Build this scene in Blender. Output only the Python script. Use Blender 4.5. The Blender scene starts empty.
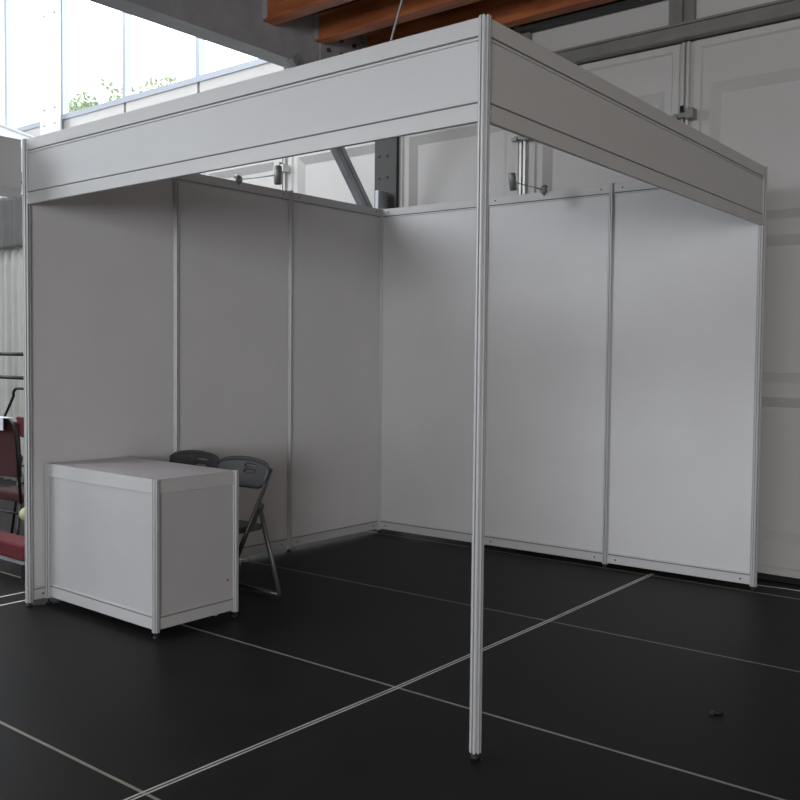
import bpy, math, random
from mathutils import Vector, Matrix

random.seed(4)
scene = bpy.context.scene
COL = scene.collection

# ------------------------------------------------------------------ camera
yaw, pitch, roll = 2.2504, -0.0407, 0.0100
fwd = Vector((math.cos(pitch) * math.cos(yaw), math.cos(pitch) * math.sin(yaw), math.sin(pitch)))
rt = Vector((math.sin(yaw), -math.cos(yaw), 0))
up = rt.cross(fwd)
rt2 = math.cos(roll) * rt + math.sin(roll) * up
up2 = -math.sin(roll) * rt + math.cos(roll) * up
cam_data = bpy.data.cameras.new('camera')
cam = bpy.data.objects.new('camera', cam_data)
COL.objects.link(cam)
cam.matrix_world = Matrix(((rt2.x, up2.x, -fwd.x, 4.7494),
                           (rt2.y, up2.y, -fwd.y, -2.619),
                           (rt2.z, up2.z, -fwd.z, 1.397),
                           (0, 0, 0, 1)))
cam_data.sensor_width = 36
cam_data.lens = 36 * 921.35 / 800
cam_data.shift_x = (400 - 403.5) / 800
cam_data.shift_y = (393.47 - 400) / 800
cam_data.clip_end = 300
scene.camera = cam

# ------------------------------------------------------------------ world and light
world = bpy.data.worlds.new('sky')
scene.world = world
world.use_nodes = True
bg = world.node_tree.nodes['Background']
bg.inputs[0].default_value = (0.93, 0.97, 1.0, 1)
bg.inputs[1].default_value = 4.5


def area(name, loc, target, sx, sy, power, color):
    l = bpy.data.lights.new(name, 'AREA')
    l.shape = 'RECTANGLE'
    l.size, l.size_y, l.energy, l.color = sx, sy, power, color
    o = bpy.data.objects.new(name, l)
    COL.objects.link(o)
    o.location = loc
    o.rotation_euler = (Vector(target) - Vector(loc)).to_track_quat('-Z', 'Y').to_euler()
    return o


# assumed daylight added before the solid front wall (behind the camera), below the deck
area('assumed_front_low', (1.0, -11.1, 1.2), (1.0, 0, 1.2), 14.0, 1.8, 330, (0.95, 0.97, 1.0))
area('assumed_front_high', (1.0, -11.1, 2.9), (1.0, 0, 2.4), 14.0, 1.2, 60, (0.95, 0.97, 1.0))
# light added for assumed, unbuilt tall glazing of the double height bay
area('assumed_tall_bay', (-5.0, -11.1, 5.4), (-3.5, 0, 4.4), 7.0, 2.8, 1100, (0.90, 0.95, 1.0))
# fill light added under the opaque roof membrane of the tall bay
area('added_roof_fill', (-4.6, -0.5, 6.9), (-4.6, -0.5, 0), 7.5, 6.5, 430, (0.95, 0.97, 1.0))
# fill light added from the right to brighten faces turned that way
area('front_right', (8.8, -9.0, 2.2), (0, 0.8, 1.6), 4.0, 2.6, 590, (0.97, 0.98, 1.0))
area('right_low', (9.0, 0.0, 1.8), (0, 0.8, 1.6), 5.0, 2.6, 34, (1.0, 0.80, 0.60))

scene.view_settings.view_transform = 'Standard'
scene.view_settings.look = 'None'
scene.view_settings.gamma = 1
scene.view_settings.use_curve_mapping = False
scene.view_settings.exposure = 0.0


# ------------------------------------------------------------------ materials
def mat(name, col, rough=0.5, metal=0.0, noise=0.0, nscale=20.0, bump=0.0, bscale=60.0, spec=0.5,
        stretch=None, col2=None, rnoise=0.0):
    m = bpy.data.materials.new(name)
    m.use_nodes = True
    nt = m.node_tree
    b = nt.nodes['Principled BSDF']
    b.inputs['Base Color'].default_value = (*col, 1)
    b.inputs['Roughness'].default_value = rough
    b.inputs['Metallic'].default_value = metal
    b.inputs['Specular IOR Level'].default_value = spec
    tc = nt.nodes.new('ShaderNodeTexCoord')
    mp = nt.nodes.new('ShaderNodeMapping')
    nt.links.new(tc.outputs['Object'], mp.inputs[0])
    if stretch:
        mp.inputs['Scale'].default_value = stretch
    if noise or col2:
        n = nt.nodes.new('ShaderNodeTexNoise')
        n.inputs['Scale'].default_value = nscale
        n.inputs['Detail'].default_value = 5
        nt.links.new(mp.outputs[0], n.inputs[0])
        r = nt.nodes.new('ShaderNodeValToRGB')
        c2 = col2 or tuple(max(0, c * (1 - noise)) for c in col)
        r.color_ramp.elements[0].color = (*c2, 1)
        r.color_ramp.elements[1].color = (*col, 1)
        r.color_ramp.elements[0].position = 0.35
        r.color_ramp.elements[1].position = 0.65
        nt.links.new(n.outputs[0], r.inputs[0])
        nt.links.new(r.outputs[0], b.inputs['Base Color'])
        if rnoise:
            mr = nt.nodes.new('ShaderNodeMapRange')
            mr.inputs[3].default_value = rough - rnoise
            mr.inputs[4].default_value = rough + rnoise
            nt.links.new(n.outputs[0], mr.inputs[0])
            nt.links.new(mr.outputs[0], b.inputs['Roughness'])
    if bump:
        n2 = nt.nodes.new('ShaderNodeTexNoise')
        n2.inputs['Scale'].default_value = bscale
        n2.inputs['Detail'].default_value = 4
        nt.links.new(mp.outputs[0], n2.inputs[0])
        bp = nt.nodes.new('ShaderNodeBump')
        bp.inputs['Strength'].default_value = bump
        bp.inputs['Distance'].default_value = 0.002
        nt.links.new(n2.outputs[0], bp.inputs['Height'])
        nt.links.new(bp.outputs[0], b.inputs['Normal'])
    return m


M = {
    'floor': mat('black_film_floor', (0.0185, 0.0175, 0.0182), 0.46, noise=0.35, nscale=3.5, bump=0.25, bscale=260,
                 spec=0.08, rnoise=0.05),
    'floor_alu': mat('floor_rail_metal', (0.80, 0.79, 0.74), 0.45, 0.3, noise=0.2, nscale=8),
    'floor_joint': mat('floor_joint_metal', (0.36, 0.34, 0.28), 0.5, 0.2, noise=0.25, nscale=9),
    'floor_seam': mat('floor_seam_metal', (0.26, 0.25, 0.20), 0.55, 0.2, noise=0.25, nscale=9),
    'groove_shade': mat('grey_groove_shade', (0.16, 0.16, 0.16), 0.7),  # rail groove fill, the shade of the gap put into its colour
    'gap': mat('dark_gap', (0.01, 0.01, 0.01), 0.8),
    'alu': mat('booth_aluminium', (0.56, 0.57, 0.58), 0.42, 0.15, spec=0.5),
    'rail': mat('booth_rail', (0.58, 0.585, 0.59), 0.42, 0.0, noise=0.03, nscale=5, spec=0.45),
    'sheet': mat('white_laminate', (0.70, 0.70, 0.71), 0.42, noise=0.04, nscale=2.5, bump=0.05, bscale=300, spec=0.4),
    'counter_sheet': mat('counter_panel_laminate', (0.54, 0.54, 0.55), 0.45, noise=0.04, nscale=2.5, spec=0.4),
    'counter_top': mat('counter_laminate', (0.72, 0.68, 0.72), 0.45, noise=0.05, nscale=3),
    'fascia': mat('fascia_laminate', (0.60, 0.605, 0.615), 0.5, noise=0.03, nscale=2),
    'screw': mat('dark_screw', (0.03, 0.03, 0.03), 0.5, 0.3),
    'steel': mat('grey_painted_steel', (0.38, 0.39, 0.41), 0.5, 0.1, noise=0.15, nscale=6, bump=0.1),
    'dark_steel': mat('dark_grey_column_paint', (0.03, 0.03, 0.028), 0.55, 0.0, noise=0.15, nscale=6),
    'steel_rail': mat('grey_steel_rail', (0.27, 0.27, 0.26), 0.45, 0.3, noise=0.15, nscale=6),
    'galv': mat('galvanised_steel', (0.42, 0.45, 0.48), 0.4, 0.5, noise=0.3, nscale=9, stretch=(1, 1, 0.5)),
    'bolt': mat('dark_bolt', (0.05, 0.05, 0.05), 0.4, 0.6),
    'clad': mat('white_cladding', (0.56, 0.55, 0.54), 0.5, noise=0.03, nscale=2, bump=0.05, bscale=120),
    'clad_trim': mat('cladding_mullion', (0.55, 0.55, 0.53), 0.4, 0.3),
    'white_steel': mat('white_painted_steel', (0.75, 0.76, 0.77), 0.45),
    'win_frame': mat('window_frame_metal', (0.42, 0.46, 0.52), 0.4, 0.3),
    'wood': mat('orange_joist_wood', (0.50, 0.165, 0.055), 0.5, col2=(0.30, 0.08, 0.03), nscale=6,
                stretch=(0.35, 3, 3), bump=0.2),
    'deck': mat('dark_deck_board', (0.075, 0.032, 0.02), 0.7, noise=0.4, nscale=5, stretch=(0.3, 2, 1)),
    'roof': mat('white_roof_membrane', (0.8, 0.8, 0.8), 0.6),
    'dull': mat('dull_wall', (0.16, 0.14, 0.13), 0.8, noise=0.2, nscale=1.5),
    'plastic': mat('grey_chair_plastic', (0.062, 0.064, 0.07), 0.5, noise=0.1, nscale=12, bump=0.1, bscale=200),
    'chair_tube': mat('grey_chair_tube', (0.10, 0.105, 0.11), 0.35, 0.4),
    'chair_cap': mat('pale_plastic_cap', (0.5, 0.5, 0.48), 0.5),
    'black_tube': mat('black_tube', (0.012, 0.012, 0.012), 0.35, 0.1),
    'red': mat('red_upholstery', (0.125, 0.007, 0.012), 0.85, noise=0.25, nscale=30, bump=0.5, bscale=300),
    'dark_red': mat('maroon_upholstery', (0.045, 0.006, 0.009), 0.85, noise=0.25, nscale=30, bump=0.5, bscale=300),
    'curtain': mat('white_curtain', (0.36, 0.36, 0.34), 0.9, noise=0.06, nscale=5),
    'valance': mat('grey_valance', (0.09, 0.09, 0.09), 0.9, noise=0.15, nscale=8),
    'paper': mat('white_paper', (0.62, 0.65, 0.72), 0.7, noise=0.1, nscale=40),
    'ball': mat('pale_yellow_rubber', (0.55, 0.55, 0.30), 0.6, noise=0.1, nscale=30),
    'pink': mat('pink_sticker', (0.75, 0.08, 0.16), 0.5),
    'spot': mat('spotlight_grey', (0.30, 0.30, 0.30), 0.4, 0.4),
    'spot_in': mat('spotlight_inner', (0.04, 0.04, 0.04), 0.5),
    'leaf': mat('green_leaf', (0.20, 0.27, 0.13), 0.6, col2=(0.30, 0.35, 0.20), nscale=2),
    'bark': mat('brown_bark', (0.12, 0.08, 0.05), 0.9, noise=0.3, nscale=8),
    'ground': mat('outside_ground', (0.30, 0.30, 0.28), 0.9, noise=0.2, nscale=0.5),
}
gm = bpy.data.materials.new('window_glass')
gm.use_nodes = True
nt = gm.node_tree
nt.nodes.clear()
out = nt.nodes.new('ShaderNodeOutputMaterial')
mx = nt.nodes.new('ShaderNodeMixShader')
tr = nt.nodes.new('ShaderNodeBsdfTransparent')
gl = nt.nodes.new('ShaderNodeBsdfGlossy')
tr.inputs[0].default_value = (0.96, 0.98, 0.98, 1)
gl.inputs['Roughness'].default_value = 0.03
mx.inputs[0].default_value = 0.07
nt.links.new(tr.outputs[0], mx.inputs[1])
nt.links.new(gl.outputs[0], mx.inputs[2])
nt.links.new(mx.outputs[0], out.inputs[0])
M['glass'] = gm


# ------------------------------------------------------------------ mesh helpers
class MB:
    def __init__(self):
        self.v, self.f, self.mi, self.s = [], [], [], []

    def add(self, verts, faces, mi=0, smooth=False):
        k = len(self.v)
        self.v += [tuple(p) for p in verts]
        self.f += [tuple(i + k for i in f) for f in faces]
        self.mi += [mi] * len(faces)
        self.s += [smooth] * len(faces)
        return self

    def box(self, a, b, mi=0, T=None, ch=0.0):
        x0, y0, z0 = a
        x1, y1, z1 = b
        if ch <= 0:
            vs = [(x, y, z) for z in (z0, z1) for x, y in ((x0, y0), (x1, y0), (x1, y1), (x0, y1))]
            fs = [(3, 2, 1, 0), (4, 5, 6, 7), (0, 1, 5, 4), (1, 2, 6, 5), (2, 3, 7, 6), (3, 0, 4, 7)]
        else:  # chamfered box
            vs, fs = [], []
            idx = {}
            for sx in (0, 1):
                for sy in (0, 1):
                    for sz in (0, 1):
                        X, Y, Z = (x0, x1)[sx], (y0, y1)[sy], (z0, z1)[sz]
                        dx, dy, dz = (ch, -ch)[sx], (ch, -ch)[sy], (ch, -ch)[sz]
                        for ax, p in enumerate(((X, Y + dy, Z + dz), (X + dx, Y, Z + dz), (X + dx, Y + dy, Z))):
                            idx[(sx, sy, sz, ax)] = len(vs)
                            vs.append(p)
            g = lambda *k: idx[k]
            for s in (0, 1):
                q = [g(s, 0, 0, 0), g(s, 1, 0, 0), g(s, 1, 1, 0), g(s, 0, 1, 0)]
                fs.append(q if s else q[::-1])
                q = [g(0, s, 0, 1), g(1, s, 0, 1), g(1, s, 1, 1), g(0, s, 1, 1)]
                fs.append(q[::-1] if s else q)
                q = [g(0, 0, s, 2), g(1, 0, s, 2), g(1, 1, s, 2), g(0, 1, s, 2)]
                fs.append(q if s else q[::-1])
            for s in (0, 1):
                for t in (0, 1):
                    q = [g(s, t, 0, 0), g(s, t, 1, 0), g(s, t, 1, 1), g(s, t, 0, 1)]
                    fs.append(q if s != t else q[::-1])
                    q = [g(s, 0, t, 0), g(s, 1, t, 0), g(s, 1, t, 2), g(s, 0, t, 2)]
                    fs.append(q[::-1] if s != t else q)
                    q = [g(0, s, t, 1), g(1, s, t, 1), g(1, s, t, 2), g(0, s, t, 2)]
                    fs.append(q if s != t else q[::-1])
            for sx in (0, 1):
                for sy in (0, 1):
                    for sz in (0, 1):
                        q = [g(sx, sy, sz, 0), g(sx, sy, sz, 1), g(sx, sy, sz, 2)]
                        fs.append(q if (sx + sy + sz) % 2 else q[::-1])
        if T:
            vs = [T @ Vector(p) for p in vs]
        return self.add(vs, fs, mi)

    def prism(self, prof, z0, z1, mi=0, T=None):
        n = len(prof)
        vs = [Vector((x, y, z0)) for x, y in prof] + [Vector((x, y, z1)) for x, y in prof]
        fs = [(i, (i + 1) % n, n + (i + 1) % n, n + i) for i in range(n)]
        fs += [tuple(range(n))[::-1], tuple(range(n, 2 * n))]
        if T:
            vs = [T @ p for p in vs]
        return self.add(vs, fs, mi)

    def tube(self, pts, r, n=10, mi=0, r2=None, caps=True):
        """sweep a round (or oval r x r2) section along a polyline"""
        pts = [Vector(p) for p in pts]
        r2 = r2 or r
        vs, fs = [], []
        pn = None
        for i, p in enumerate(pts):
            if i == 0:
                t = pts[1] - p
            elif i == len(pts) - 1:
                t = p - pts[i - 1]
            else:
                t = (pts[i + 1] - p).normalized() + (p - pts[i - 1]).normalized()
            t.normalize()
            if pn is None:
                a = Vector((0, 0, 1)) if abs(t.z) < 0.9 else Vector((1, 0, 0))
                pn = t.cross(a).normalized()
            else:
                pn = (pn - t * pn.dot(t)).normalized()
            b = t.cross(pn)
            for k in range(n):
                an = 2 * math.pi * k / n
                vs.append(p + pn * math.cos(an) * r + b * math.sin(an) * r2)
        for i in range(len(pts) - 1):
            for k in range(n):
                fs.append((i * n + k, i * n + (k + 1) % n, (i + 1) * n + (k + 1) % n, (i + 1) * n + k))
        self.add(vs, fs, mi, True)
        if caps:
            m = len(pts) - 1
            k0 = len(self.v) - len(vs)
            self.f += [tuple(k0 + k for k in range(n))[::-1], tuple(k0 + m * n + k for k in range(n))]
            self.mi += [mi, mi]
            self.s += [False, False]
        return self

    def lathe(self, prof, c, axis=(0, 0, 1), n=20, mi=0):
        ax = Vector(axis).normalized()
        q = Vector((0, 0, 1)).rotation_difference(ax)
        vs, fs = [], []
        for r, h in prof:
            for k in range(n):
                an = 2 * math.pi * k / n
                vs.append(Vector(c) + q @ Vector((r * math.cos(an), r * math.sin(an), h)))
        for i in range(len(prof) - 1):
            for k in range(n):
                fs.append((i * n + k, i * n + (k + 1) % n, (i + 1) * n + (k + 1) % n, (i + 1) * n + k))
        return self.add(vs, fs, mi, True)

    def build(self, name, mats, parent=None, origin=None):
        me = bpy.data.meshes.new(name)
        o = Vector(origin) if origin else Vector((0, 0, 0))
        me.from_pydata([Vector(p) - o for p in self.v], [], self.f)
        if not isinstance(mats, (list, tuple)):
            mats = [mats]
        for m in mats:
            me.materials.append(m)
        for p, mi, s in zip(me.polygons, self.mi, self.s):
            p.material_index = mi
            p.use_smooth = s
        me.update()
        ob = bpy.data.objects.new(name, me)
        COL.objects.link(ob)
        ob.location = o
        if parent:
            ob.parent = parent
            if parent.type == 'EMPTY' or True:
                ob.location = o
        return ob


def tag(o, label=None, cat=None, group=None, kind=None):
    if label: o['label'] = label
    if cat: o['category'] = cat
    if group: o['group'] = group
    if kind: o['kind'] = kind
    return o


def empty(name, loc=(0, 0, 0), rz=0.0):
    o = bpy.data.objects.new(name, None)
    COL.objects.link(o)
    o.empty_display_size = 0.1
    o.location = loc
    o.rotation_euler = (0, 0, rz)
    return o


def struct(mb, name, mats, parent=None):
    o = mb.build(name, mats, parent)
    if parent is None:
        o['kind'] = 'structure'
    return o


def bevel(o, w=0.002, seg=2):
    m = o.modifiers.new('bevel', 'BEVEL')
    m.width, m.segments, m.limit_method = w, seg, 'ANGLE'
    return o


# ================================================================== THE HALL
WY = 3.38          # inner face of the clad side wall
floor = MB().box((-9.2, -11.2, -0.12), (9.2, WY + 0.1, 0.0))
struct(floor, 'floor', M['floor'])
struct(MB().box((-90, -40, -0.5), (60, 90, -0.3)), 'ground', M['ground'])


# metal joints between the floor panels
def strip(mb, p0, p1, w, h=0.0012, off=0.0):
    p0, p1 = Vector((*p0, 0)), Vector((*p1, 0))
    d = (p1 - p0).normalized()
    n = Vector((-d.y, d.x, 0))
    a, b = p0 + n * off, p1 + n * off
    vs = [a - n * w / 2, b - n * w / 2, b + n * w / 2, a + n * w / 2]
    vs += [v + Vector((0, 0, h)) for v in vs]
    mb.add(vs, [(3, 2, 1, 0), (4, 5, 6, 7), (0, 1, 5, 4), (1, 2, 6, 5), (2, 3, 7, 6), (3, 0, 4, 7)])


pts_r = [(2.305, -6.0), (2.312, -0.893), (2.33, 0.351), (2.319, 1.632), (2.290, 3.02)]
mb = MB()
for a, b in zip(pts_r[:-1], pts_r[1:]):
    strip(mb, a, b, 0.0075, off=0.0085)
    strip(mb, a, b, 0.0075, off=-0.0085)
struct(mb, 'trim_1', M['floor_alu'])
for i, ps in enumerate([[(-6, -0.99), (1.42, -0.904), (2.31, -0.893), (7, -0.83)],
                        [(-6, 0.21), (1.058, 0.329), (2.33, 0.351), (7, 0.44)],
                        [(-6, 1.30), (0.706, 1.561), (2.319, 1.632), (3.56, 1.675), (7, 1.80)],
                        [(-0.063, 2.866), (1.2, 2.925), (2.291, 2.972), (3.2, 2.985), (7, 3.1)]]):
    mb = MB()
    for a, b in zip(ps[:-1], ps[1:]):
        strip(mb, a, b, 0.012 if i < 2 else 0.010, h=0.0008)
    struct(mb, 'trim_%d' % (i + 2), M['floor_joint' if i < 2 else 'floor_seam'])
mb = MB()
strip(mb, (-0.145, -3.0), (-0.115, 2.9), 0.014)
strip(mb, (-0.31, -3.0), (-0.29, 2.9), 0.014)
struct(mb, 'trim_6', M['floor_alu'])
mb = MB()
strip(mb, (2.86, 3.161), (2.906, 3.168), 0.010)
strip(mb, (2.906, 3.168), (3.066, 3.19), 0.010)
strip(mb, (3.066, 3.19), (6.5, 3.30), 0.010)
struct(mb, 'trim_7', M['floor_alu'])

# --- clad wall: embossed white sheets between mullions
XS = [-9.1, -7.84, -6.59, -5.30, -4.05, -2.79, -1.53, -0.22, 1.05, 2.30, 3.55, 4.80, 6.05, 7.30, 9.1]
REC = [(0.24, 1.16), (1.25, 2.18), (2.28, 3.20)]


def clad_panel(mb, x0, x1):
    y = WY
    a, b = x0 + 0.05, x1 - 0.05
    z0, z1 = 0.03, 3.49

    def q(p0, p1, p2, p3):
        mb.add([p0, p1, p2, p3], [(0, 1, 2, 3)])

    # raised outer border
    e = 0.045
    ys = y - 0.014
    for (u0, w0, u1, w1) in ((a, z0, b, z1),):
        O = [(u0, w0), (u1, w0), (u1, w1), (u0, w1)]
        I1 = [(u0 + e, w0 + e), (u1 - e, w0 + e), (u1 - e, w1 - e), (u0 + e, w1 - e)]
        I2 = [(u0 + e + .012, w0 + e + .012), (u1 - e - .012, w0 + e + .012), (u1 - e - .012, w1 - e - .012),
              (u0 + e + .012, w1 - e - .012)]
        for k in range(4):
            j = (k + 1) % 4
            q((O[k][0], y + 0.03, O[k][1]), (O[j][0], y + 0.03, O[j][1]), (O[j][0], ys, O[j][1]), (O[k][0], ys, O[k][1]))
            q((O[k][0], ys, O[k][1]), (O[j][0], ys, O[j][1]), (I1[j][0], ys, I1[j][1]), (I1[k][0], ys, I1[k][1]))
            q((I1[k][0], ys, I1[k][1]), (I1[j][0], ys, I1[j][1]), (I2[j][0], y, I2[j][1]), (I2[k][0], y, I2[k][1]))
    l, r, bt, tp = I2[0][0], I2[1][0], I2[0][1], I2[2][1]
    o0, o1, i0, i1 = a + 0.105, b - 0.105, a + 0.165, b - 0.165
    q((l, y, bt), (o0, y, bt), (o0, y, tp), (l, y, tp))
    q((o1, y, bt), (r, y, bt), (r, y, tp), (o1, y, tp))
    zs = [bt] + [z for rr in REC for z in rr] + [tp]
    for k in range(0, len(zs), 2):
        q((o0, y, zs[k]), (o1, y, zs[k]), (o1, y, zs[k + 1]), (o0, y, zs[k + 1]))
    d = 0.045
    for c0, c1 in REC:
        O = [(o0, c0), (o1, c0), (o1, c1), (o0, c1)]
        I = [(i0, c0 + .065), (i1, c0 + .065), (i1, c1 - .065), (i0, c1 - .065)]
        for k in range(4):
            j = (k + 1) % 4
            q((O[k][0], y, O[k][1]), (O[j][0], y, O[j][1]), (I[j][0], y + d, I[j][1]), (I[k][0], y + d, I[k][1]))
        q(*[(p[0], y + d, p[1]) for p in I])


mb = MB()
for x0, x1 in zip(XS[:-1], XS[1:]):
    clad_panel(mb, x0, x1)
# plain strip above the steel rail, and the solid backing
for x0, x1 in zip(XS[:-1], XS[1:]):
    top = 4.13 if x1 < 0 else 3.95
    mb.box((x0 + 0.02, WY - 0.005, 3.60), (x1 - 0.02, WY + 0.05, top))
mb.box((-9.2, WY + 0.06, -0.1), (9.2, WY + 0.16, 4.13))
struct(mb, 'wall_back', M['clad'])
mb = MB()
for x in XS[1:-1]:
    mb.box((x - 0.055, WY - 0.004, 0), (x + 0.055, WY + 0.05, 3.49))
    mb.box((x - 0.026, WY - 0.035, 0), (x - 0.008, WY - 0.004, 3.49))
    mb.box((x + 0.008, WY - 0.035, 0), (x + 0.026, WY - 0.004, 3.49))
struct(mb, 'trim_8', M['clad_trim'])
mb = MB()
mb.box((-9.2, WY - 0.10, 3.50), (9.2, WY - 0.012, 3.535))
mb.box((-9.2, WY - 0.075, 3.535), (9.2, WY - 0.012, 3.585))
mb.box((-9.2, WY - 0.10, 3.585), (9.2, WY - 0.012, 3.60))
for x in (1.02, 2.27, 3.52, 4.77):
    mb.box((x - 0.085, WY - 0.05, 3.60), (x + 0.085, WY - 0.004, 3.95))
    mb.box((x - 0.02, WY - 0.09, 3.60), (x + 0.02, WY - 0.05, 3.95))
struct(mb, 'trim_9', M['steel_rail'])
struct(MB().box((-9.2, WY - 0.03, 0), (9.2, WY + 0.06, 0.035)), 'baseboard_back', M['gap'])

# --- tall windows above the cladding in the left bays
k = 0
for x0, x1 in zip(XS[:6], XS[1:7]):
    k += 1
    w = MB()
    zt = 6.95
    for a, b in (((x0, 4.13), (x1, 4.19)), ((x0, zt - .06), (x1, zt)), ((x0, 4.19), (x0 + .03, zt - .06)),
                 ((x1 - .03, 4.19), (x1, zt - .06))):
        w.box((a[0], WY - 0.02, a[1]), (b[0], WY + 0.06, b[1]))
    wf = struct(w, 'window_%d' % k, M['win_frame'])
    MB().box((x0 + .03, WY + 0.01, 4.19), (x1 - .03, WY + 0.016, zt - .06)).build('pane', M['glass'], wf)

# --- the rest of the shell
struct(MB().box((-0.40, -11.2, 4.03), (9.2, WY + 0.1, 4.10)), 'ceiling', M['deck'])
mb = MB()
mb.box((-9.3, -11.2, 6.95), (-0.1, WY + 0.2, 7.0))
struct(mb, 'ceiling_tall_bay', M['roof'])
struct(MB().box((-0.45, -11.2, 4.10), (-0.35, WY + 0.2, 6.95)), 'wall_upper', M['roof'])
struct(MB().box((9.1, -11.2, 0), (9.3, WY + 0.2, 4.1)), 'wall_right', M['dull'])
struct(MB().box((-9.4, -11.2, 0), (-9.2, WY + 0.2, 6.95)), 'wall_left', M['clad'])
struct(MB().box((-9.3, -11.3, 0), (9.3, -11.2, 6.95)), 'wall_front', M['dull'])
# unseen panel added to block low front light from the counter
struct(MB().box((-6.0, -5.05, 0), (1.6, -5.0, 2.45)), 'wall_light_blocker', M['sheet'])

# --- steel frame of the hall
BX0, BX1 = -0.52, -0.36
mb = MB()
mb.box((BX0, -11.0, 3.63), (BX1, 3.27, 4.02))
mb.box((BX0 - 0.012, -11.0, 3.62), (BX1 + 0.012, 3.27, 3.63))
# end plate with its bolts and the splice plate
mb.box((BX1, 2.62, 3.64), (BX1 + 0.012, 3.10, 3.98))
bt = MB()
for y in (2.70, 2.85, 3.00):
    for z in (3.67, 3.79, 3.90):
        bt.lathe([(0, 0.018), (0.017, 0.018), (0.017, 0)], (BX1 + 0.012, y, z), (1, 0, 0), 6)
beam = tag(mb.build('steel_beam', M['steel']), 'long grey steel beam carrying the wooden ceiling joists beside the tall windows',
           'beam')
bt.build('bolt', M['bolt'], beam)
CX0, CX1 = -0.395, -0.158
mb = MB()
mb.box((CX0, 3.33, 0.0), (CX1, 3.41, 3.95))
colm = tag(mb.build('steel_column', M['dark_steel']), 'dark grey steel column with bolt holes behind the booth corner', 'column')
for z in (2.53, 2.71, 2.89, 3.07, 3.25):
    b = MB()
    for x in (CX0 + 0.05, CX1 - 0.10):
        b.lathe([(0, 0.004), (0.011, 0.004), (0.011, 0)], (x, 3.33, z), (0, -1, 0), 10)
    b.build('bolt', M['bolt'], colm)

# knee brace from the column up to the beam (twin channel)
br = empty('steel_brace', (-0.17, 3.05, 2.35))
P0, P1 = Vector((0, 0.185, -0.10)), Vector((0, -0.90, 1.22))
dirv = (P1 - P0).normalized()
side = Vector((1, 0, 0))
nrm = dirv.cross(side).normalized()
mb = MB()
for s in (-1, 1):
    c = nrm * (0.026 * s)
    T = Matrix((side, nrm, dirv)).transposed().to_4x4()
    T.translation = P0 + c
    Ln = (P1 - P0).length
    mb.prism([(-.03, -.020), (.03, -.020), (.03, .020), (.022, .020), (.022, -.018), (-.022, -.018), (-.022, .020),
              (-.03, .020)] if s < 0 else
             [(-.03, .020), (-.03, -.020), (-.022, -.020), (-.022, .018), (.022, .018), (.022, -.020), (.03, -.020),
              (.03, .020)], 0, Ln, T=T)
mb.box((-0.01, -0.01, 0.0), (0.01, 0.01, Ln), T=T)
mb.build('channel', M['galv'], br)
mb = MB().box((-.10, 0.14, -0.02), (-.06, 0.26, 0.41))
bevel(mb.build('bracket', M['galv'], br), 0.006)
tag(br, 'diagonal galvanised steel brace running up from the grey column', 'brace')

# white column of the next frame, by the windows
mb = MB()
mb.box((-5.58, 3.25, 0), (-5.16, 3.27, 6.9))
mb.box((-5.36, 3.27, 0), (-5.30, 3.37, 6.9))
wc = tag(mb.build('steel_column', M['white_steel']), 'wide white column with small bolts in front of the tall windows', 'column')
for z in (4.07, 4.25, 5.34, 5.85):
    for x in (-5.48, -5.25):
        b = MB().lathe([(0, 0.01), (0.014, 0.01), (0.014, 0)], (x, 3.25, z), (0, -1, 0), 8)
        b.build('bolt', M['win_frame'], wc)
# white sloping beam fixed to it
T = Matrix.Translation((-5.36, 3.10, 3.86)) @ Matrix.Rotation(math.radians(18.6), 4, 'Y')
mb = MB().box((-3.2, 0, -0.16), (1.0, 0.06, -0.012), T=T)
sb = tag(mb.build('sloping_beam', M['white_steel']), 'thin white sloping beam with a grey top edge beside the white column', 'beam')
MB().box((-3.2, -0.01, -0.012), (1.0, 0.07, 0.012), T=T).build('top_edge', M['win_frame'], sb)

# --- wooden joists under the deck
jl = ['orange wooden ceiling joist nearest the camera, on the beam', 'orange wooden ceiling joist, the middle one of three',
      'reddish wooden ceiling joist nearest the clad wall']
for (y, lab) in zip((2.03, 2.56, 3.12), jl):
    j = MB().box((BX1, y, 3.825), (9.0, y + 0.11, 4.03)).build('wooden_joist', M['wood'])
    bevel(j, 0.004)
    tag(j, lab, 'joist', 'wooden joists under the deck')
    MB().box((BX1 + 0.001, y - 0.008, 3.84), (BX1 + 0.05, y + 0.0, 4.02)).build('hanger', M['steel'], j)
mb = MB()
mb.box((0.3, 3.275, 3.80), (9.0, 3.36, 3.83))
mb.box((0.3, 3.32, 3.83), (9.0, 3.34, 4.03))
tag(mb.build('edge_beam', M['dark_steel']), 'dark steel edge beam along the top of the clad wall', 'beam')

# clips that hold the cladding sheets
for x, z, lab in ((2.30, 3.0, 'dark metal clip on the mullion above the right fascia'),
                  (1.06, 3.03, 'dark metal clip on the mullion just below the right fascia, by the arm spotlight'),
                  (-1.53, 3.10, 'pale metal clip on the mullion left of the diagonal brace')):
    c = MB()
    c.box((x - 0.06, WY - 0.075, z - 0.012), (x + 0.06, WY - 0.036, z + 0.018))
    c.box((x + 0.035, WY - 0.11, z - 0.03), (x + 0.085, WY - 0.036, z + 0.035))
    c.box((x - 0.075, WY - 0.09, z - 0.022), (x - 0.03, WY - 0.06, z + 0.004))
    co = tag(c.build('panel_clip', M['steel_rail'] if x > 0 else M['clad_trim']), lab, 'clip', 'cladding clips on the mullions')
    MB().lathe([(0, 0.05), (0.013, 0.05), (0.013, 0)], (x - 0.01, WY - 0.055, z + 0.018), (0, 0, 1), 8).build('bolt', M['bolt'], co)

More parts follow.
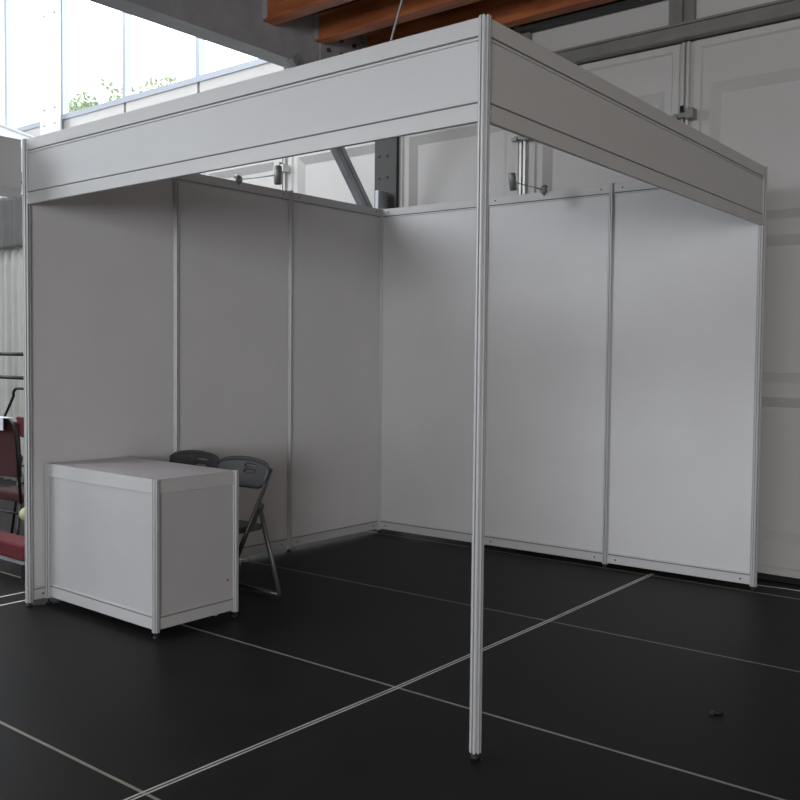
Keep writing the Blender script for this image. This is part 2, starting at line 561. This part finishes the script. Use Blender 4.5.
# rod hanging from the deck above the front fascia
rod = MB().tube([(1.24, 1.5, 2.95), (1.30, 1.5, 3.20), (1.381, 1.5, 3.42), (1.60, 1.5, 4.03)], 0.007)
tag(rod.build('hanging_rod', M['spot']), 'thin grey rod hanging from the ceiling behind the front fascia', 'rod')

# --- trees outside the windows
def tree(loc, h, rad, lab):
    t = empty('tree', loc)
    tag(t, lab, 'tree')
    MB().tube([(0, 0, 0), (0.1, 0, h * 0.5), (0, 0.1, h * 0.85)], 0.22, 8).build('trunk', M['bark'], t)
    c = MB()
    for i in range(4200):
        u = Vector((random.gauss(0, 1), random.gauss(0, 1), random.gauss(0, 1))).normalized()
        rr = random.random() ** 0.4
        lump = 1 + 0.28 * math.sin(u.x * 6 + h) * math.sin(u.z * 5 + 1) * math.cos(u.y * 4)
        p = Vector((u.x * rad[0], u.y * rad[1], u.z * rad[2])) * rr * lump + Vector((0, 0, h))
        a = Vector((random.gauss(0, 1), random.gauss(0, 1), random.gauss(0, 1))).normalized()
        b = a.orthogonal().normalized()
        s = random.uniform(0.06, 0.13)
        c.add([p - a * s, p + b * s * 0.5, p + a * s, p - b * s * 0.5], [(0, 1, 2, 3)])
    c.build('crown', M['leaf'], t)


tree((-25.2, 16, -0.3), 9.2, (1.2, 1.2, 1.6), 'small pale green tree outside the windows, left of the two')
tree((-20.9, 16, -0.3), 8.8, (2.3, 2.0, 1.7), 'pale green bushy tree outside the windows, right of the two')


# ================================================================== THE BOOTH
PA, PB, PC, PD = Vector((2.97, 0, 0)), Vector((0, 0, 0)), Vector((0.045, 2.909, 0)), Vector((2.927, 3.03, 0))
H = 2.542


def oct_profile(w=0.040, groove=0.0064, depth=0.0115):
    """octagonal slotted extrusion, w across the flats"""
    r = w / 2 / math.cos(math.pi / 8)
    pr = []
    for k in range(8):
        a0 = math.radians(22.5 + 45 * k)
        a1 = a0 + math.radians(45)
        p0 = Vector((math.cos(a0), math.sin(a0))) * r
        p1 = Vector((math.cos(a1), math.sin(a1))) * r
        d = (p1 - p0).normalized()
        m = (p0 + p1) / 2
        n = -m.normalized()
        pr += [p0, m - d * groove / 2, m - d * groove / 2 + n * depth, m + d * groove / 2 + n * depth, m + d * groove / 2]
    return [(p.x, p.y) for p in pr]


OCT = oct_profile()


def post(parent, p, z0, z1, rz=0.0, foot=True, name='upright_post', w=None):
    T = Matrix.Translation((p.x, p.y, 0)) @ Matrix.Rotation(rz, 4, 'Z')
    o = MB().prism(oct_profile(w) if w else OCT, z0, z1, T=T).build(name, M['alu'], parent)
    if foot:
        MB().lathe([(0, z0 + 0.005), (0.006, z0 + 0.005), (0.006, 0.012), (0.015, 0.012), (0.017, 0.0), (0, 0)],
                   (p.x, p.y, 0), (0, 0, 1), 12).build('levelling_foot', M['screw'], o)
    return o


def frame_T(p, q):
    d = (q - p).normalized()
    n = Vector((-d.y, d.x, 0))
    T = Matrix((d, n, Vector((0, 0, 1)))).transposed().to_4x4()
    T.translation = Vector((p.x, p.y, 0))
    return T, (q - p).length


def hrail(parent, T, L, z0, z1, name, screws=True, lip=1, t=0.0095, inset=0.0185):
    """horizontal rail: flat face, a groove and a thin lip towards the sheet (lip=+1 above, -1 below)"""
    m = MB()
    m.box((inset, -t, z0), (L - inset, t, z1), T=T, ch=0.0012)
    g = 0.006
    if lip > 0:
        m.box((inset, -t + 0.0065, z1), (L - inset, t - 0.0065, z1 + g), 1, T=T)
        m.box((inset, -t + 0.001, z1 + g), (L - inset, t - 0.001, z1 + g + 0.009), T=T, ch=0.001)
    elif lip < 0:
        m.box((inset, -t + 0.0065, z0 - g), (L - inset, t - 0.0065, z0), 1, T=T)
        m.box((inset, -t + 0.001, z0 - g - 0.009), (L - inset, t - 0.001, z0 - g), T=T, ch=0.001)
    o = m.build(name, [M['rail'], M['groove_shade']], parent)
    if screws:
        zc = (z0 + z1) / 2
        for x in (0.075, L - 0.075):
            vs = MB().lathe([(0, 0.0015), (0.0055, 0.0015), (0.006, 0)], (0, 0, 0), (0, -1, 0), 10)
            MB().add([T @ (Vector(v) + Vector((x, -t, zc))) for v in vs.v], vs.f).build('screw', M['screw'], o)
    return o


def wall_panel(parent, p, q, z0, z1, rail=0.055, name='wall_panel', lab=None, m='sheet', screws=True, t=0.0095, lips=(1, -1)):
    T, L = frame_T(p, q)
    o = MB().box((0.012, -0.002, z0 + rail * 0.5), (L - 0.012, 0.002, z1 - rail * 0.5), T=T).build(name, M[m], parent)
    if lab:
        o['label'] = lab
    hrail(o, T, L, z0, z0 + rail, 'bottom_rail', screws, lips[0], t)
    hrail(o, T, L, z1 - rail, z1, 'top_rail', screws, lips[1], t)
    return o


booth = empty('exhibition_booth', (1.48, 1.48, 0))
tag(booth, 'open white exhibition booth of panels and slotted metal posts standing on the black floor', 'booth')
inv = Matrix.Translation((-1.48, -1.48, 0))


def shift(objs, off):
    for o in objs:
        o.location = o.location + Vector(off)


OFF = Vector((-1.48, -1.48, 0))
A, B, C_, D = PA + OFF, PB + OFF, PC + OFF, PD + OFF
Zb = 0.031
corner = {'A': A, 'B': B, 'C': C_, 'D': D}
left_pts = [B, B.lerp(C_, 1 / 3), B.lerp(C_, 2 / 3), C_]
back_pts = [C_, C_.lerp(D, 1 / 3), C_.lerp(D, 2 / 3), D]
for p in (A, B, C_, D):
    post(booth, p, 0.022, H + 0.002)
for p in left_pts[1:3] + back_pts[1:3]:
    post(booth, p, 0.022, H + 0.004)
for a, b in zip(left_pts[:-1], left_pts[1:]):
    wall_panel(booth, a, b, Zb, H - 0.004)
for a, b in zip(back_pts[:-1], back_pts[1:]):
    wall_panel(booth, a, b, Zb, H - 0.004)
wall_panel(booth, B, A, 2.195, H, rail=0.060, name='fascia_panel', m='fascia', screws=False,
           lab='long white fascia panel over the booth front')
wall_panel(booth, A, D, 2.195, H, rail=0.060, name='fascia_panel', m='fascia', screws=False,
           lab='shaded fascia panel over the open right side of the booth')
for o in list(booth.children):
    pass

# neighbouring booth: a short fascia running from the shared post towards the aisle
nb = empty('exhibition_booth', (0, -0.5, 0))
tag(nb, 'fascia and post of the neighbouring booth at the left edge of the photo', 'booth')
n0, n1 = Vector((0, 0.0, 0)), Vector((0, 0.4795, 0))
T, L = frame_T(n0, n1)
fp = MB().box((0.012, -0.004, 2.25), (L - 0.012, 0.004, 2.536), T=T).build('fascia_panel', M['fascia'], nb)
hrail(fp, T, L, 2.222, 2.262, 'bottom_rail', False, 1)
post(nb, n0, 0.022, H)

# ------------------------------------------------------------------ counter
CW, CD, CH = 0.99, 0.50, 0.784
ct = empty('reception_counter', (0.514, 0.352, 0), math.radians(-0.3))
tag(ct, 'low white panelled counter with slotted metal corner posts inside the booth, by the left wall', 'counter')
cc = [Vector((-CW / 2, -CD / 2, 0)), Vector((CW / 2, -CD / 2, 0)), Vector((CW / 2, CD / 2, 0)), Vector((-CW / 2, CD / 2, 0))]
for p in cc:
    post(ct, p, 0.030, CH, name='corner_post', w=0.036)
for k, (a, b) in enumerate(((cc[0], cc[1]), (cc[1], cc[2]), (cc[3], cc[0]))):
    T, L = frame_T(a, b)
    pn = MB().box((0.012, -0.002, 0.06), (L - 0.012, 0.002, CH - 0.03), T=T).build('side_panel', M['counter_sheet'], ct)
    hrail(pn, T, L, 0.042, 0.098, 'bottom_rail', False, 1)
    hrail(pn, T, L, CH - 0.072, CH - 0.012, 'top_rail', False, 0)
    if k == 1:
        o = MB().lathe([(0, 0.001), (0.007, 0.001), (0.007, 0)], (CW / 2 + 0.0025, 0.197, 0.209), (1, 0, 0), 12)
        o.build('sticker', M['pink'], pn)
T, L = frame_T(cc[3], cc[2])
hrail(ct, T, L, CH - 0.072, CH - 0.012, 'top_rail', False, 0)
top = MB()
top.prism([(-CW / 2 + .012, -CD / 2 - .004), (CW / 2 - .012, -CD / 2 - .004), (CW / 2 + .004, -CD / 2 + .012),
           (CW / 2 + .004, CD / 2 - .012), (CW / 2 - .012, CD / 2 + .004), (-CW / 2 + .012, CD / 2 + .004),
           (-CW / 2 - .004, CD / 2 - .012), (-CW / 2 - .004, -CD / 2 + .012)], CH - 0.011, CH - 0.003)
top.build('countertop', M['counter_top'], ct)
edge = MB()
edge.box((-CW / 2 + .02, -CD / 2 - .0085, CH - 0.012), (CW / 2 - .02, -CD / 2 - .0045, CH - 0.001), ch=0.0008)
edge.box((CW / 2 + .0045, -CD / 2 + .02, CH - 0.012), (CW / 2 + .0085, CD / 2 - .02, CH - 0.001), ch=0.0008)
edge.build('edge_strip', M['rail'], ct)


# ------------------------------------------------------------------ folding chairs (facing -y)
def folding_chair(loc, rz, lab):
    t = empty('folding_chair', loc, rz)
    tag(t, lab, 'chair', 'grey folding chairs behind the counter')
    hw = 0.205
    for s in (-1, 1):
        x = hw * s
        # upright: from the front foot up and back to the backrest
        u = MB().tube([(x, -0.238, 0.012), (x, 0.055, 0.55), (x, 0.113, 0.655), (x * 0.98, 0.163, 0.752)], 0.0095, 10, r2=0.015)
        uo = u.build('upright', M['chair_tube'], t)
        MB().tube([(x, -0.243, 0.0), (x, -0.229, 0.028)], 0.013, 10).build('foot_cap', M['chair_cap'], uo)
        l = MB().tube([(x * 0.90, 0.090, 0.552), (x * 0.97, 0.228, 0.045), (x * 0.97, 0.233, 0.014)], 0.0115, 10, r2=0.017)
        lo = l.build('leg', M['chair_tube'], t)
        MB().lathe([(0, 0.014), (0.02, 0.014), (0.022, 0.0), (0.022, -0.016), (0, -0.016)],
                   (x * 0.97, 0.082, 0.548), (s, 0, 0), 14).build('pivot', M['plastic'], lo)
        g = MB().add([(x * 0.93, 0.03, 0.44), (x * 0.93, 0.055, 0.44), (x * 0.93, 0.098, 0.55), (x * 0.93, 0.07, 0.565),
                      (x * 0.93 + .004 * s, 0.03, 0.44), (x * 0.93 + .004 * s, 0.055, 0.44),
                      (x * 0.93 + .004 * s, 0.098, 0.55), (x * 0.93 + .004 * s, 0.07, 0.565)],
                     [(0, 1, 2, 3), (7, 6, 5, 4), (0, 4, 5, 1), (1, 5, 6, 2), (2, 6, 7, 3), (3, 7, 4, 0)])
        g.build('hinge_plate', M['plastic'], lo)
    MB().tube([(-hw * .97, 0.230, 0.022), (hw * .97, 0.230, 0.022)], 0.011, 10).build('rear_bar', M['chair_tube'], t)
    MB().tube([(-hw, -0.15, 0.174), (hw, -0.15, 0.174)], 0.008, 10).build('front_bar', M['chair_tube'], t)
    # seat: rounded plastic pan
    n = 8
    pr = []
    for (cx, cy, a0) in ((0.165, -0.205, -90), (0.165, 0.085, 0), (-0.165, 0.085, 90), (-0.165, -0.205, 180)):
        for i in range(n + 1):
            a = math.radians(a0 + 90 * i / n)
            pr.append((cx + 0.03 * math.cos(a), cy + 0.03 * math.sin(a)))
    so = MB().prism(pr, 0.412, 0.445).build('seat', M['plastic'], t)
    bevel(so, 0.006, 3)
    # backrest: curved shell with two slots
    NU, NV = 26, 16
    mb = MB()
    vs, fs = [], []
    W, Z0, Z1 = 0.226, 0.634, 0.806
    for j in range(NV + 1):
        for i in range(NU + 1):
            u = -1 + 2 * i / NU
            v = j / NV
            ztop = Z1 - 0.022 * abs(u) ** 2 - 0.022 * abs(u) ** 9
            zbot = Z0 + 0.010 * abs(u) ** 2 + 0.035 * abs(u) ** 9
            z = zbot + (ztop - zbot) * v
            wv = W * (0.94 + 0.06 * v)
            x = u * wv * (1 - 0.03 * (2 * v - 1) ** 4)
            y = 0.154 + (z - 0.72) * 0.35 - 0.032 * u * u - 0.012 * (v > 0.93)
            vs.append((x, y, z))
    for j in range(NV):
        for i in range(NU):
            if j in (8, 11) and 12 <= i <= 17:
                continue
            a = j * (NU + 1) + i
            fs.append((a, a + 1, a + NU + 2, a + NU + 1))
    mb.add(vs, fs, 0, True)
    bo = mb.build('backrest', M['plastic'], t)
    sm = bo.modifiers.new('thick', 'SOLIDIFY')
    sm.thickness = 0.014
    sm.offset = 0
    return t


folding_chair((0.708, 0.785, 0), math.radians(0), 'grey folding chair behind the counter, the fully visible one on the right')
folding_chair((0.266, 0.795, 0), math.radians(3), 'grey folding chair behind the counter, mostly hidden by its top, near the left wall')
wedge = MB().box((0.045, 1.485, 0.0), (0.075, 1.525, 0.018))
tag(bevel(wedge.build('floor_wedge', M['chair_cap']), 0.003), 'tiny pale wedge on the floor at the foot of the left booth wall', 'wedge')

# ------------------------------------------------------------------ arm spotlights on the booth walls
def arm_spot(loc, rz, drop, lab, ry=0.0):
    """arm reaches along local +x from the clamp on the top rail; the head hangs at its end"""
    t = empty('arm_spotlight', loc, rz)
    tag(t, lab, 'spotlight', 'arm spotlights clamped on the booth walls')
    # clamp: a hooked disc over the rail
    c = MB()
    c.tube([(0.016 + 0.032 * math.cos(a) - 0.03, 0, 0.006 + 0.032 * math.sin(a)) for a in
            [math.radians(d) for d in range(-150, 121, 18)]], 0.006, 8, r2=0.012)
    c.box((-0.014, -0.012, 0.0), (0.014, 0.012, 0.012))
    c.lathe([(0, 0.016), (0.02, 0.014), (0.029, 0.006), (0.029, 0), (0, 0)], (0.014, 0, 0.012), (1, 0, 0), 20)
    c.build('clamp', M['spot'], t)
    MB().tube([(0.012, 0, 0.012), (0.2, 0, 0.010 + drop * .5), (0.365, 0, 0.012 + drop)], 0.0035, 8).build('arm', M['spot'], t)
    ax = Vector((0.22, 0, 1)).normalized() if ry else Vector((0.0, 0, 1))
    h = MB()
    cz = 0.012 + drop
    base = Vector((0.39, 0, cz))
    h.lathe([(0, 0.056), (0.020, 0.056), (0.0245, 0.050), (0.0245, -0.058), (0.021, -0.060)], base, ax, 20)
    ho = h.build('lamp_head', M['spot'], t)
    MB().lathe([(0.021, -0.060), (0.019, -0.030), (0, -0.028)], base, ax, 20).build('reflector', M['spot_in'], ho)
    MB().lathe([(0.007, 0), (0.009, 0.010), (0.007, 0.012), (0, 0.012)], base + Vector((-0.024, 0, 0)), (-1, 0, 0), 12).build('knob', M['spot'], ho)


arm_spot((0.022, 1.46, 2.538), 0.0, -0.012, 'grey arm spotlight on the left booth wall, its head hanging straight down')
arm_spot((1.47, 2.965, 2.538), math.radians(-92), 0.0, 'grey arm spotlight on the back booth wall, its head tilted', ry=1)

# ------------------------------------------------------------------ scrap on the floor
cl = MB().tube([(3.455, 0.936, 0.006), (3.475, 0.945, 0.005), (3.492, 0.957, 0.006)], 0.006, 8)
cl.box((3.450, 0.925, 0), (3.468, 0.943, 0.012))
tag(cl.build('cable_clip', M['screw']), 'small black cable clip lying on the floor right of the booth post', 'clip')

# ------------------------------------------------------------------ neighbouring booth contents (far left)
# curtain with dark valance
def drape(name, m, x0, x1, y, z0, z1, amp, wl, lab, cat, ph=0.0):
    c = MB()
    n, nz = 160, 12
    vs, fs = [], []
    for j in range(nz + 1):
        z = z0 + (z1 - z0) * j / nz
        for i in range(n + 1):
            x = x0 + (x1 - x0) * i / n
            a = amp * (1 - 0.25 * j / nz)
            vs.append((x, y + a * math.sin(2 * math.pi * x / wl + ph + 0.5 * math.sin(z * 1.3 + x * 2))
                       + a * 0.4 * math.sin(2 * math.pi * x / (wl * 0.43) + z), z))
    for j in range(nz):
        for i in range(n):
            a = j * (n + 1) + i
            fs.append((a, a + 1, a + n + 2, a + n + 1))
    c.add(vs, fs, 0, True)
    o = c.build(name, M[m])
    s = o.modifiers.new('thick', 'SOLIDIFY')
    s.thickness = 0.004
    return tag(o, lab, cat)


drape('curtain', 'curtain', -6.4, -4.3, 2.5, 0.0, 2.52, 0.030, 0.17, 'white pleated curtain hanging behind the red chairs at the left edge', 'curtain')
drape('valance', 'valance', -6.4, -4.3, 2.42, 2.50, 3.05, 0.012, 0.30, 'dark grey valance above the white curtain at the left edge', 'valance')
rl = MB().tube([(-6.5, 2.46, 3.05), (-4.2, 2.46, 3.05)], 0.015)
for x in (-6.5, -4.2):
    rl.tube([(x, 2.46, 0), (x, 2.46, 3.05)], 0.02)
tag(rl.build('curtain_rail', M['alu']), 'metal rail carrying the white curtain and its valance', 'rail')

# red banquet chair, seen from behind
def red_chair(loc, rz, lab, seat_z=0.45, back0=0.55, back1=0.93, pad='dark_red', w=0.44, frame_top=None, name='banquet_chair', flare=1.0):
    t = empty(name, loc, rz)
    tag(t, lab, 'chair')
    hw = w / 2
    ft = frame_top or back1 + 0.01
    y0 = -0.19
    # back frame: one bent tube
    r = 0.06
    pts = [(-hw * 0.9, y0, seat_z - 0.04)] + ([(-hw * flare, y0 - 0.045, ft - 0.30)] if flare > 1 else []) + [(-hw, y0 - 0.05, ft - r)]
    pts += [(-hw + r - r * math.cos(a), y0 - 0.055, ft - r + r * math.sin(a)) for a in [math.radians(d) for d in (20, 45, 70, 90)]]
    pts += [(hw - r + r * math.sin(a), y0 - 0.055, ft - r + r * math.cos(a)) for a in [math.radians(d) for d in (0, 20, 45, 70)]]
    pts += [(hw, y0 - 0.05, ft - r)] + ([(hw * flare, y0 - 0.045, ft - 0.30)] if flare > 1 else []) + [(hw * 0.9, y0, seat_z - 0.04)]
    MB().tube(pts, 0.011, 10).build('back_frame', M['black_tube'], t)
    b = MB()
    b.add([(-hw * .86, y0 - .018, back0), (hw * .86, y0 - .018, back0), (hw * .95, y0 - .045, back1), (-hw * .95, y0 - .045, back1),
           (-hw * .86, y0 + .02, back0), (hw * .86, y0 + .02, back0), (hw * .95, y0 - .007, back1), (-hw * .95, y0 - .007, back1)],
          [(0, 1, 2, 3), (7, 6, 5, 4), (4, 5, 1, 0), (5, 6, 2, 1), (6, 7, 3, 2), (7, 4, 0, 3)])
    bevel(b.build('backrest', M[pad], t), 0.012, 3)
    bevel(MB().box((-hw * .95, -0.17, seat_z - 0.035), (hw * .95, 0.22, seat_z + 0.03)).build('seat', M[pad], t), 0.018, 3)
    for sx in (-1, 1):
        MB().tube([(sx * hw * .9, y0, seat_z - .03), (sx * hw * 1.03, y0 - 0.07, 0.0)], 0.011, 8).build('leg', M['black_tube'], t)
        MB().tube([(sx * hw * .9, 0.19, seat_z - .03), (sx * hw * 1.0, 0.22, 0.0)], 0.011, 8).build('leg', M['black_tube'], t)
    MB().tube([(-hw * .93, y0 - .012, seat_z - .1), (hw * .93, y0 - .012, seat_z - .1)], 0.008, 8).build('stretcher', M['black_tube'], t)
    return t


red_chair((-1.335, 0.74, 0), math.radians(4), 'maroon upholstered chair at the left edge with a white sheet on its back', seat_z=0.41)
pp = MB()
pp.box((-1.42, 0.462, 0.875), (-1.165, 0.466, 0.955))
pp.box((-1.42, 0.462, 0.955), (-1.165, 0.54, 0.958))
tag(pp.build('paper_sheet', M['paper']), 'white sheet hung over the back of the maroon chair', 'paper')
red_chair((-1.82, 1.25, 0), math.radians(2), 'tall black tube frame chair with red pads behind the maroon chair', seat_z=0.62, back0=0.74,
          back1=0.90, pad='red', frame_top=1.12, name='bar_chair', flare=1.9)
# railing
rl = MB()
for z in (1.380, 1.183):
    rl.tube([(-3.6, 1.35, z), (-2.46, 1.35, z)], 0.016, 10)
rail = tag(rl.build('tube_railing', M['black_tube']), 'black tube railing with two horizontal bars above the chairs at the left edge', 'railing')
for x in (-3.6, -2.46):
    MB().tube([(x, 1.35, 0), (x, 1.35, 1.40)], 0.016, 10).build('post', M['black_tube'], rail)
# low upholstered bench
bn = empty('low_bench', (-0.95, 0.42, 0))
tag(bn, 'low bench with a bright red padded top and dark metal base at the left edge', 'bench')
bevel(MB().box((-0.12, -0.22, 0.145), (0.52, -0.06, 0.245)).build('cushion', M['red'], bn), 0.018, 3)
MB().box((-0.12, -0.225, 0.128), (0.52, -0.06, 0.146)).build('edge_trim', M['galv'], bn)
for sx in (-0.09, 0.48):
    for sy in (-0.19, -0.09):
        MB().box((sx - .015, sy - .015, 0), (sx + .015, sy + .015, 0.128)).build('leg', M['black_tube'], bn)
ks = empty('knob_stand', (-1.03, 0.55, 0))
tag(ks, 'short black stand topped by a pale yellow ball, by the shared booth post', 'stand')
MB().lathe([(0, 0.015), (0.05, 0.012), (0.055, 0), (0, 0)], (0, 0, 0), (0, 0, 1), 16).build('base', M['black_tube'], ks)
MB().tube([(0, 0, 0.01), (0, 0, 0.29)], 0.012).build('pole', M['black_tube'], ks)
MB().lathe([(0.045 * math.sin(a), -0.045 * math.cos(a)) for a in [math.pi * k / 12 for k in range(13)]], (0, 0, 0.32),
           (0, 0, 1), 20).build('ball', M['ball'], ks)
